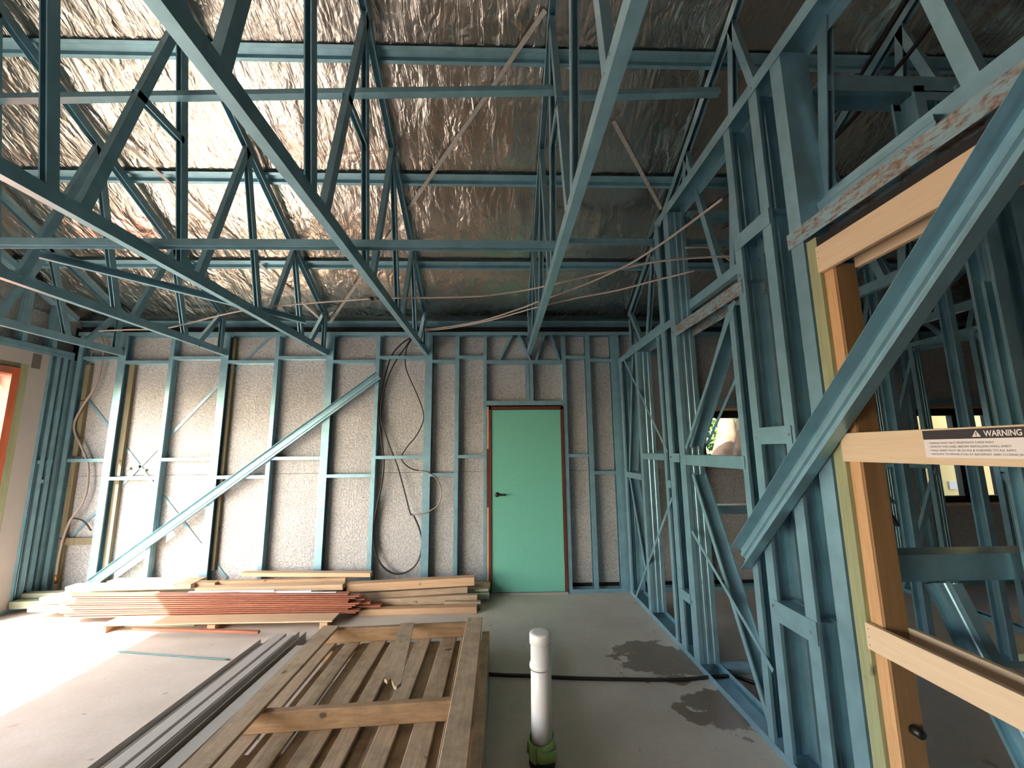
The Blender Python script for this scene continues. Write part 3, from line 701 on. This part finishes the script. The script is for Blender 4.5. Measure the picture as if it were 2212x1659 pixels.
text('WARNING', yw, zt-H*0.27, H*0.275, 'label_white', lab, 0.78, bold=H*0.006)
tri = on_x(2113, 935, XR).y
MB().poly([(XR-0.0074, tri+0.012, zt-H*0.28), (XR-0.0074, tri-0.012, zt-H*0.28), (XR-0.0074, tri, zt-H*0.06), (XR-0.0072, tri+0.012, zt-H*0.28), (XR-0.0072, tri-0.012, zt-H*0.28), (XR-0.0072, tri, zt-H*0.06)],
          [(0, 1, 2), (5, 4, 3), (0, 1, 4, 3), (1, 2, 5, 4), (2, 0, 3, 5)]).build('warning_triangle', 'label_white', lab)
MB().box(XR-0.0078, XR-0.0074, tri-0.0012, tri+0.0012, zt-H*0.215, zt-H*0.13).build('exclamation_mark', 'label_dark', lab)
MB().box(XR-0.0078, XR-0.0074, tri-0.0012, tri+0.0012, zt-H*0.255, zt-H*0.23).build('exclamation_dot', 'label_dark', lab)
ys0 = on_x(2008, 955, XR).y
for i, s in enumerate(('\u2022 FIXINGS MUST NOT PENETRATE THESE RAILS', '\u2022 REMOVE THIS LABEL BEFORE INSTALLING WALL SHEET',
                       '\u2022 WALL SHEET MUST BE GLUED & SCREWED TO ALL RAILS', '\u2022 PACK/FIX TO FRAME STUD AT BACKPOST AND CLOSING JAMB')):
    text(s, ys0-0.001*i, zt-H*(0.50+0.135*i), H*0.095, 'print_dark', lab, 1.08)
# torn scrap of paper on the stud
c = on_x(1737, 858, XR-0.012)
o = MB().poly([(XR-0.004, c.y+0.012, c.z+0.03), (XR-0.018, c.y-0.004, c.z+0.012), (XR-0.022, c.y-0.010, c.z-0.02), (XR-0.010, c.y+0.004, c.z-0.024),
               (XR-0.003, c.y+0.013, c.z+0.03), (XR-0.017, c.y-0.003, c.z+0.012), (XR-0.021, c.y-0.009, c.z-0.02), (XR-0.009, c.y+0.005, c.z-0.024)],
              [(0, 1, 2, 3), (7, 6, 5, 4), (0, 1, 5, 4), (1, 2, 6, 5), (2, 3, 7, 6), (3, 0, 4, 7)]).build('paper_scrap', 'paper'); tag(o, 'small curled paper scrap stuck on a right wall stud', 'paper scrap')

# ------------------------------------------------------------------ pallet (upside down) on sheets
ZP = 0.26
pal = empty('pallet'); tag(pal, 'weathered timber pallet lying upside down on the floor', 'pallet')
PXL, PXR = -1.385, -0.145
PYF = 3.60
def pbox(name, x0, x1, y0, y1, z0, z1, mat, dx=0.0):
    return MB().hexa([(x0, y0, z0), (x1, y0, z0), (x1+dx, y1, z0), (x0+dx, y1, z0), (x0, y0, z1), (x1, y0, z1), (x1+dx, y1, z1), (x0+dx, y1, z1)]).build(name, mat, pal, bevel=0.003)
pbox('edge_board', PXL, PXL+0.125, 1.30, 3.56, ZP-0.020, ZP, 'pallet_y'); pbox('edge_board', PXR-0.125, PXR, 1.30, 3.66, ZP-0.020, ZP, 'pallet_y', 0.0)
for y, h in ((3.575, 0.0), (2.53, 0.0), (1.45, 0)):
    MB().hexa([(PXL+0.02, y-0.045, ZP-0.122), (PXR-0.01, y+0.03, ZP-0.122), (PXR-0.01, y+0.075, ZP-0.122), (PXL+0.02, y, ZP-0.122),
               (PXL+0.02, y-0.045, ZP-0.021), (PXR-0.01, y+0.03, ZP-0.021), (PXR-0.01, y+0.075, ZP-0.021), (PXL+0.02, y, ZP-0.021)]).build('bearer', 'pallet_x', pal, bevel=0.004)
xs_ = [-1.36, -1.20, -1.02, -0.845, -0.655, -0.475, -0.30]
for i, x in enumerate(xs_): pbox('slat', x, x+0.105+0.012*((i*7) % 3-1), 1.28, 3.68+0.02*((i*5) % 3), ZP-0.142, ZP-0.123, 'pallet_y', 0.01*((i % 3)-1))
MB().box(-1.36, -0.15, 2.3, 2.4, 0.02, 0.10).build('lower_bearer', 'pallet_x', pal); MB().box(-1.36, -0.12, 3.5, 3.6, 0.02, 0.10).build('lower_bearer', 'pallet_x', pal)
MB().box(-1.36, -0.12, 1.4, 1.5, 0.02, 0.10).build('lower_bearer', 'pallet_x', pal)
for i, x in enumerate([-1.27, -1.10, -0.93, -0.75, -0.57, -0.38, -0.22]): pbox('lower_slat', x, x+0.10, 1.28, 3.62, 0.085, 0.103, 'pallet_y')
# broken loose board on top
a, b = on_z(880, 1345, ZP+0.012), on_z(845, 1482, ZP+0.012)
d = (b-a).normalized(); n = Vector((-d.y, d.x, 0)); L = (b-a).length; wv = 0.052
jag = [(-1, L-0.09), (-0.6, L-0.06), (-0.2, L-0.085), (0.0, L-0.05), (0.3, L+0.0), (0.6, L+0.01), (1, L-0.03)]
ring = [a-n*wv, a+n*wv]+[a+n*(s*wv)+d*l for s, l in reversed(jag)]
N = len(ring); top = [v.copy() for v in ring]; bot = [v-Vector((0, 0, 0.018)) for v in ring]
o = MB().poly(bot+top, [tuple(range(N))[::-1], tuple(range(N, 2*N))]+[(i, (i+1) % N, N+(i+1) % N, N+i) for i in range(N)]).build('broken_board', 'pallet_y'); tag(o, 'broken board with a splintered end lying on the pallet', 'board')
o = MB().hexa([(-1.30, 1.2, 0.002), (-0.075, 1.2, 0.002), (-0.075, 3.23, 0.002), (-1.30, 3.23, 0.002), (-1.30, 1.2, 0.018), (-0.075, 1.2, 0.018), (-0.075, 3.23, 0.018), (-1.30, 3.23, 0.018)])
o = o.build('board_sheet', 'taupe'); tag(o, 'grey sheet of board under the pallet', 'sheet')
o = MB().box(-0.138, -0.085, 1.25, 3.50, 0.02, 0.215).build('side_timber', 'pallet_y', pal)

# grey metal channels left of the pallet
def chan_y(x0, y0, x1, y1, prof, label, z=0.002, mat='taupe'):
    o = MB().prism((x0, y0, z), (x1, y1, z), (-1, 0, 0), prof, 0.003).build('metal_channel', mat); return tag(o, label, 'metal channel', 'grey metal channels on the floor')
L1 = [(0.0, 0.055), (0.0, 0.0), (0.055, 0.0)]
def ch(w, h): return [(-w/2, h), (-w/2, 0), (w/2, 0), (w/2, h)]
def ich(w, h): return [(-w/2, 0), (-w/2, h), (w/2, h), (w/2, 0)]
chan_y(-2.10, 1.2, -2.00, 3.90, ch(0.07, 0.035), 'outermost grey metal channel, nearest the sunlit floor')
chan_y(-1.98, 1.2, -1.885, 3.95, ich(0.075, 0.055), 'second grey metal channel from the sunlit floor')
chan_y(-1.87, 1.2, -1.775, 3.88, ich(0.05, 0.07), 'pale topped grey channel in the middle of the floor row')
chan_y(-1.79, 1.2, -1.70, 3.93, ch(0.06, 0.075), 'tallest grey metal channel in the floor row')
chan_y(-1.685, 1.2, -1.60, 3.70, ich(0.085, 0.06), 'grey metal channel nearest the pallet')

# ------------------------------------------------------------------ timber pile along the back wall
def beam(px0, yt0, yb0, px1, yt1, yb1, Y, depth, mat, label, cat='timber', group='timber pile by the back wall', name='timber_plank'):
    A, B, C, D_ = on_y(px0, yb0, Y), on_y(px1, yb1, Y), on_y(px1, yt1, Y), on_y(px0, yt0, Y)
    dz = Vector((0, depth, 0))
    for v in (A, B, C, D_): v.z = max(v.z, 0.001)
    o = MB().hexa([A, B, B+dz, A+dz, D_, C, C+dz, D_+dz]).build(name, mat, None, bevel=0.002)
    return tag(o, label, cat, group)
# red hardwood boards: front stack
rows = 11; yA = 1290; yZ = 1337
for i in range(rows):
    t0 = 1285+(1337-1285)*i/rows; t1 = t0+(1337-1285)/rows-0.9
    s0 = 1283+(1326-1283)*i/rows; s1 = s0+(1326-1283)/rows-0.7
    l = 128+9*((i*5) % 4)+(14 if i < 3 else 0); r = 752+8*((i*3) % 4)-(6 if i == 3 else 0)
    nm = ['top', 'second', 'third', 'fourth', 'fifth', 'sixth', 'seventh', 'eighth', 'ninth', 'tenth', 'bottom'][i]
    beam(l, t0+0.5, t1-0.2, r, s0+0.3, s1-0.3, 4.395+0.005*((i*7) % 3-1), 0.080, 'redwood_x', f'{nm} red hardwood board of the front stack', 'board', 'red hardwood boards', 'hardwood_board')
for i, (l, r, t, b, Y) in enumerate(((300, 782, 1287, 1291, 4.488), (300, 788, 1293, 1297, 4.488), (300, 800, 1300, 1306, 4.488), (300, 822, 1308, 1313, 4.488))):
    beam(l, t+2, b+2, r, t, b, Y, 0.06, 'redwood_x', f"{['upper', 'second', 'third', 'lowest'][i]} red board poking out behind the front stack on its right", 'board', 'red hardwood boards', 'hardwood_board')
for i, (l, r, y) in enumerate(((405, 592, 1277), (500, 672, 1278), (395, 726, 1281))):
    beam(l, y+2, y+4, r, y-1.5, y+0.5, 4.43+0.02*(i != 2), 0.03, 'white_strip', ['thin white strip on the red boards, rear left', 'thin white strip on the red boards, rear right', 'longest thin white strip on the red boards'][i], 'trim strip', 'white trim strips', 'trim_strip')
# supports, front board and offcuts
beam(215, 1350, 1353, 717, 1341, 1344, 4.17, 0.20, 'pine_pale_x', 'pale pine board lying in front of the red boards', 'board', name='pine_board')
for px, lab in ((225, 'left small timber block under the pale pine board'), (459, 'middle small timber block under the pale pine board'), (700, 'right small timber block under the pale pine board')):
    q = on_y(px, 1352, 4.20); o = MB().box(q.x-0.035, q.x+0.035, 4.18, 4.42, 0.0, on_y(px, 1352-(px-225)*0.018, 4.17).z-0.002 if False else 0.052).build('timber_block', 'pine_x'); tag(o, lab, 'timber block', 'blocks under the pine board')
beam(268, 1350.5, 1358, 420, 1350, 1356, 4.30, 0.03, 'treated_x', 'short green treated offcut under the pale pine board', 'timber offcut', name='timber_offcut')
beam(285, 1357, 1363, 557, 1364.5, 1370.5, 3.99, 0.04, 'redwood_x', 'single thin red batten on the floor by the channels', 'batten', name='hardwood_batten')
# beams on the right half
beam(775, 1318, 1334, 1030, 1311, 1326, 4.46, 0.09, 'pine_x', 'lowest pine beam at the front right of the pile')
beam(745, 1298, 1312, 1031, 1285, 1303, 4.62, 0.05, 'pine_grey_x', 'grey pine beam, second up at the right of the pile')
beam(745, 1284, 1296, 1010, 1268, 1281, 4.675, 0.08, 'pine_grey_x', 'stained pine beam directly under the thick top beam')
beam(748, 1262.5, 1280, 1025, 1247, 1265, 4.63, 0.10, 'pine_x', 'thick pine beam on top at the right of the pile')
beam(960, 1300, 1322, 1038, 1300, 1320, 4.56, 0.05, 'pine_grey_x', 'short grey beam end behind the lowest pine beam')
beam(900, 1283, 1300, 1057, 1280.5, 1295, 4.77, 0.09, 'treated_x', 'green treated beam end beside the green door')
beam(900, 1276, 1282, 1055, 1272, 1278, 4.78, 0.08, 'treated_x', 'thin green treated board above the green beam end')
beam(820, 1264, 1280, 1059, 1260, 1276, 4.885, 0.06, 'pine_x', 'brown beam end touching the green door jamb')
beam(812, 1256, 1260, 966, 1250, 1254, 4.90, 0.03, 'jamb_z', 'dark thin batten behind the thick top beam', 'batten')
# beams at the back left
beam(468, 1256, 1267, 746, 1249.5, 1260, 4.74, 0.05, 'pine_x', 'long pine beam behind the red boards, upper level')
beam(520, 1237.5, 1246, 800, 1238, 1247, 4.80, 0.09, 'pine_pale_x', 'highest pale pine beam at the back of the pile')
beam(420, 1259, 1270, 464, 1259, 1269, 4.69, 0.09, 'pine_x', 'short square timber end beside the long pine beam', 'timber offcut')
beam(420, 1271, 1281, 740, 1263, 1275, 4.58, 0.10, 'pine_pale_x', 'wide pine plank just behind the white strips')
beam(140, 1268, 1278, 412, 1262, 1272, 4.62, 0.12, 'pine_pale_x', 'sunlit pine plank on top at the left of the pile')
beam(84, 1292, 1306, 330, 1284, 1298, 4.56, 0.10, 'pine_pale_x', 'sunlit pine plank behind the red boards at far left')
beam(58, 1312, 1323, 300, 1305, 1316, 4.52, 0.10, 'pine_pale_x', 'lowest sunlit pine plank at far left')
beam(18, 1301, 1317, 300, 1290, 1306, 4.70, 0.09, 'treated_x', 'green treated beam end against the left wall, lower')
beam(45, 1283, 1293, 420, 1273, 1283, 4.80, 0.09, 'treated_x', 'green treated beam end against the left wall, upper')
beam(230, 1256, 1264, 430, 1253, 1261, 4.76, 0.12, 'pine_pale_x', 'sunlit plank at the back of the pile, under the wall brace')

# ------------------------------------------------------------------ drain pipe stub
pp = empty('drain_pipe'); tag(pp, 'white capped drain pipe standing out of the floor', 'pipe')
cx_, cy_ = 0.213, 2.43
MB().tube([(cx_, cy_, 0.0), (cx_+0.004, cy_, 0.60)], 0.055, 28).build('pipe_shaft', 'pvc', pp, True)
MB().tube([(cx_, cy_, 0.455), (cx_, cy_, 0.46), (cx_, cy_, 0.475), (cx_, cy_, 0.48)], [0.0555, 0.058, 0.058, 0.0555], 28).build('joint_ring', 'pvc_cap', pp, True)
MB().tube([(cx_, cy_, 0.452), (cx_, cy_, 0.458)], 0.0562, 28).build('print_line', 'print_dark', pp, True)
MB().tube([(cx_+0.004, cy_, 0.575), (cx_+0.004, cy_, 0.577), (cx_+0.004, cy_, 0.622), (cx_+0.004, cy_, 0.628), (cx_+0.004, cy_, 0.629)], [0.056, 0.0605, 0.0605, 0.057, 0.04], 28).build('end_cap', 'pvc_cap', pp, True)
MB().tube([(cx_, cy_, 0.0), (cx_, cy_, 0.035), (cx_, cy_, 0.04)], [0.068, 0.068, 0.055], 24).build('collar_base', 'black', pp, True)
def wrap(name, r, z0, z1, a0, a1, tilt, mat, parent, th=0.008, n=40):
    pts = []; fs = []
    for i in range(n+1):
        a = a0+(a1-a0)*i/n; rr = r+0.006*i/n; dz = tilt*math.sin(a+0.6)
        for q, z in ((rr, z0), (rr+th, z0), (rr+th, z1), (rr, z1)): pts.append((cx_+q*math.cos(a), cy_+q*math.sin(a), z+dz))
    for i in range(n):
        for k in range(4): fs.append((i*4+k, i*4+(k+1) % 4, (i+1)*4+(k+1) % 4, (i+1)*4+k))
    fs += [(0, 1, 2, 3), (n*4+3, n*4+2, n*4+1, n*4)]
    return MB().poly(pts, fs).build(name, mat, parent, True)
wrap('foam_wrap', 0.0565, 0.045, 0.125, -2.4, 4.2, 0.014, 'foam_green', pp)
wrap('foam_wrap', 0.066, 0.035, 0.085, -2.0, 2.9, -0.012, 'foam_green', pp)

# ------------------------------------------------------------------ hoses, cables and pipes
def line(pts, r, mat, name, label, cat, group=None, k=6, n=8):
    o = MB().tube(catmull(pts, k), r, n).build(name, mat, None, True); return tag(o, label, cat, group)
line([on_z(x, y, 0.006) for x, y in ((-300, 1378), (0, 1391), (130, 1398), (300, 1411), (420, 1420), (496, 1425))], 0.006, 'hose_teal', 'extension_cord', 'teal cord lying across the sunlit floor', 'cord')
line([on_z(x, y, 0.012) for x, y in ((1010, 1452), (1070, 1457), (1150, 1460), (1250, 1465), (1400, 1468), (1480, 1467), (1573, 1460), (1622, 1472), (1700, 1500), (1800, 1560))], 0.012, 'cable_black', 'floor_hose', 'dark hose running across the floor under the right wall', 'hose')
zc = 2.897
line([on_z(x, y, zc) for x, y in ((214, 715), (280, 712), (345, 711), (400, 700), (480, 680), (560, 665), (680, 654), (820, 644))], 0.008, 'pipe_grey', 'water_pipe', 'grey water pipe on the chords from the left corner to the tee', 'water pipe', 'ceiling water pipes')
line([on_z(x, y, zc+(0.0 if x < 1100 else 0.03)) for x, y in ((820, 644), (920, 643), (1030, 640), (1100, 632), (1170, 620), (1300, 590), (1415, 566), (1520, 556), (1640, 552))], 0.008, 'pipe_grey', 'water_pipe', 'grey water pipe on the chords right of the tee', 'water pipe', 'ceiling water pipes')
o = MB().tube([on_z(798, 645, zc), on_z(806, 645, zc)], 0.016, 10).build('pipe_tee', 'black', None, True); tag(o, 'black push-fit tee joining the ceiling water pipes', 'pipe fitting')
MB().tube([on_z(806, 645, zc), on_z(824, 643.5, zc)], 0.013, 10).build('tee_sleeve', 'black', o, True)
c = on_z(822, 644, zc); e = on_y(912, 742, 4.6)
line([c, c+Vector((0.05, 0.15, -0.03)), c.lerp(e, 0.45)+Vector((0, 0, 0.0)), c.lerp(e, 0.8), e, on_y(905, 735, YB-0.03)], 0.008, 'cable_black', 'water_pipe', 'dark pipe dropping from the tee along the door chord', 'water pipe', 'ceiling water pipes')
line([on_z(x, y, 2.90) for x, y in ((916, 711), (960, 707), (1040, 693), (1120, 668), (1165, 651), (1250, 620), (1345, 578), (1412, 538), (1480, 490), (1560, 430))], 0.0075, 'pipe_grey', 'water_pipe', 'upper of two grey pipes sweeping from above the door to the right', 'water pipe', 'ceiling water pipes')
line([on_z(x, y, 2.895) for x, y in ((918, 714), (970, 709), (1050, 694), (1120, 675), (1160, 664), (1250, 643), (1330, 628), (1415, 606), (1500, 585))], 0.0075, 'pipe_grey', 'water_pipe', 'lower of two grey pipes sweeping from above the door to the right', 'water pipe', 'ceiling water pipes')
line([on_y(x, y, Y) for x, y, Y in ((1500, 470, 3.15), (1560, 428, 2.95), (1640, 376, 2.75), (1740, 310, 2.5), (1840, 190, 2.3), (1960, 0, 2.1))], 0.012, 'cable_black', 'water_pipe', 'left of two brown pipes slanting up past the tall stud', 'water pipe', 'upper brown pipes')
line([on_y(x, y, Y) for x, y, Y in ((1560, 492, 3.0), (1650, 430, 2.8), (1740, 355, 2.55), (1830, 270, 2.35), (1960, 120, 2.15), (2050, 0, 2.0))], 0.014, 'cable_black', 'water_pipe', 'right of two brown pipes slanting up past the tall stud', 'water pipe', 'upper brown pipes')
line([on_y(x, y, 3.05) for x, y in ((1480, 535), (1530, 535), (1562, 552), (1586, 570))], 0.008, 'pipe_grey', 'water_pipe', 'short bent grey pipe behind the double post', 'water pipe', 'upper brown pipes')
# cable loops on the back wall
def wl_(pts, r, label, mat='cable_black', Y=YB+0.02): return line([on_y(x, y, Y) for x, y in pts], r, mat, 'wall_pipe', label, 'water pipe', 'pipe loops on the back wall')
wl_(((886, 730), (868, 742), (848, 765), (835, 800), (822, 850), (818, 880), (820, 920), (828, 980), (829, 1010), (824, 1050), (815, 1090), (807, 1140), (810, 1190), (828, 1225), (858, 1240), (888, 1230), (906, 1205), (911, 1170), (905, 1140), (892, 1110)), 0.0095, 'dark pipe hanging in the long loop down to the pile')
wl_(((888, 730), (876, 750), (858, 775), (838, 815), (826, 860), (822, 900), (832, 935), (846, 975), (858, 1005), (868, 1040), (876, 1070), (886, 1108), (892, 1112)), 0.008, 'dark pipe hanging straight through the middle of the loop')
wl_(((890, 732), (880, 748), (876, 765), (876, 790), (884, 815), (900, 850), (913, 885), (914, 910), (900, 940), (880, 965), (868, 985), (872, 1000), (890, 1013), (912, 1018)), 0.007, 'thin dark pipe bowing out towards the door side stud')
line([on_y(x, y, YB-0.015) for x, y in ((905, 1017), (925, 1021), (945, 1037), (954, 1065), (945, 1092), (920, 1107), (892, 1112))], 0.007, 'pipe_grey', 'wall_pipe', 'grey pipe arc looping in front of the studs near the door', 'water pipe', 'pipe loops on the back wall')
lp = [on_y(x, y, YB+0.03) for x, y in ((214, 718), (224, 745), (222, 775), (208, 830), (180, 875), (162, 910), (162, 935), (176, 965), (190, 1005), (188, 1055), (176, 1090), (152, 1124), (136, 1165), (126, 1210), (122, 1242))]
o = line(lp, 0.012, 'pipe_grey', 'wall_pipe', 'thick grey pipe snaking down the wall in the left corner', 'water pipe', 'pipe loops on the back wall', n=10)
MB().tube([lp[-1], lp[-1]+Vector((0, 0, -0.09))], [0.016, 0.010], 10).build('brass_fitting', 'brass', o, True)
line([on_y(x, y, YB+0.04) for x, y in ((152, 1121), (165, 1120), (182, 1127), (197, 1146))], 0.008, 'cable_black', 'wall_pipe', 'short dark branch pipe in the left corner bay', 'water pipe', 'pipe loops on the back wall')
# black tub at the foot of the right wall
q = on_z(1690, 1655, 0.0)
o = MB().poly([(1.53, 1.98, 0.045), (1.58, 1.98, 0.045), (1.58, 2.02, 0.045), (1.53, 2.02, 0.045), (1.525, 1.97, 0.2), (1.585, 1.97, 0.2), (1.585, 2.025, 0.2), (1.525, 2.025, 0.2)],
              [(3, 2, 1, 0), (0, 1, 5, 4), (1, 2, 6, 5), (2, 3, 7, 6), (3, 0, 4, 7)]).build('small_tub', 'bin_black'); tag(o, 'small black tub tucked behind the near stud foot', 'tub')

# ------------------------------------------------------------------ outside the windows
struct(MB().box(-3, 30, 5.4, 12, -0.119, -0.06).build('lawn', 'grass'), 'green lawn behind the building')
nh = empty('neighbour_house'); tag(nh, 'cream rendered house seen through the right window', 'house')
MB().box(5.75, 14.0, 6.5, 6.7, -0.1, 3.2).build('house_wall', 'cream', nh)
q = on_y(2058, 1048, 6.49); MB().box(q.x-0.06, q.x+0.06, 6.48, 6.5, q.z-0.06, q.z+0.06).build('vent', 'taupe', nh)
tr = empty('tree'); tag(tr, 'pale barked tree seen through the small window', 'tree')
c = on_y(1560, 985, 7.0); e = on_y(1568, 890, 7.0); h2 = e+(e-c)*3
MB().tube([Vector((c.x, 7.0, -0.1)), c, c.lerp(e, 0.5)+Vector((0.05, 0, 0)), e, h2], [0.22, 0.17, 0.15, 0.12, 0.10], 12).build('trunk', 'bark', tr, True)
c2 = on_y(1592, 985, 7.3); e2 = on_y(1600, 890, 7.3)
MB().tube([Vector((c2.x, 7.3, -0.1)), c2, e2, e2+(e2-c2)*2], [0.09, 0.07, 0.06, 0.05], 8).build('branch', 'bark', tr, True)
lv = MB(); rr = np.random.default_rng(5)
for i in range(7000):
    p = Vector((rr.uniform(2.5, 5.7), rr.uniform(7.6, 9.2), rr.uniform(0.0, 3.6))); s = rr.uniform(0.05, 0.12)
    a = Vector(rr.normal(size=3)).normalized(); b_ = a.orthogonal().normalized()
    lv.poly([p-a*s, p+b_*s*0.5, p+a*s, p-b_*s*0.5], [(0, 1, 2, 3)])
fo = lv.build('foliage', 'leaf', tr); fo['kind'] = 'stuff'
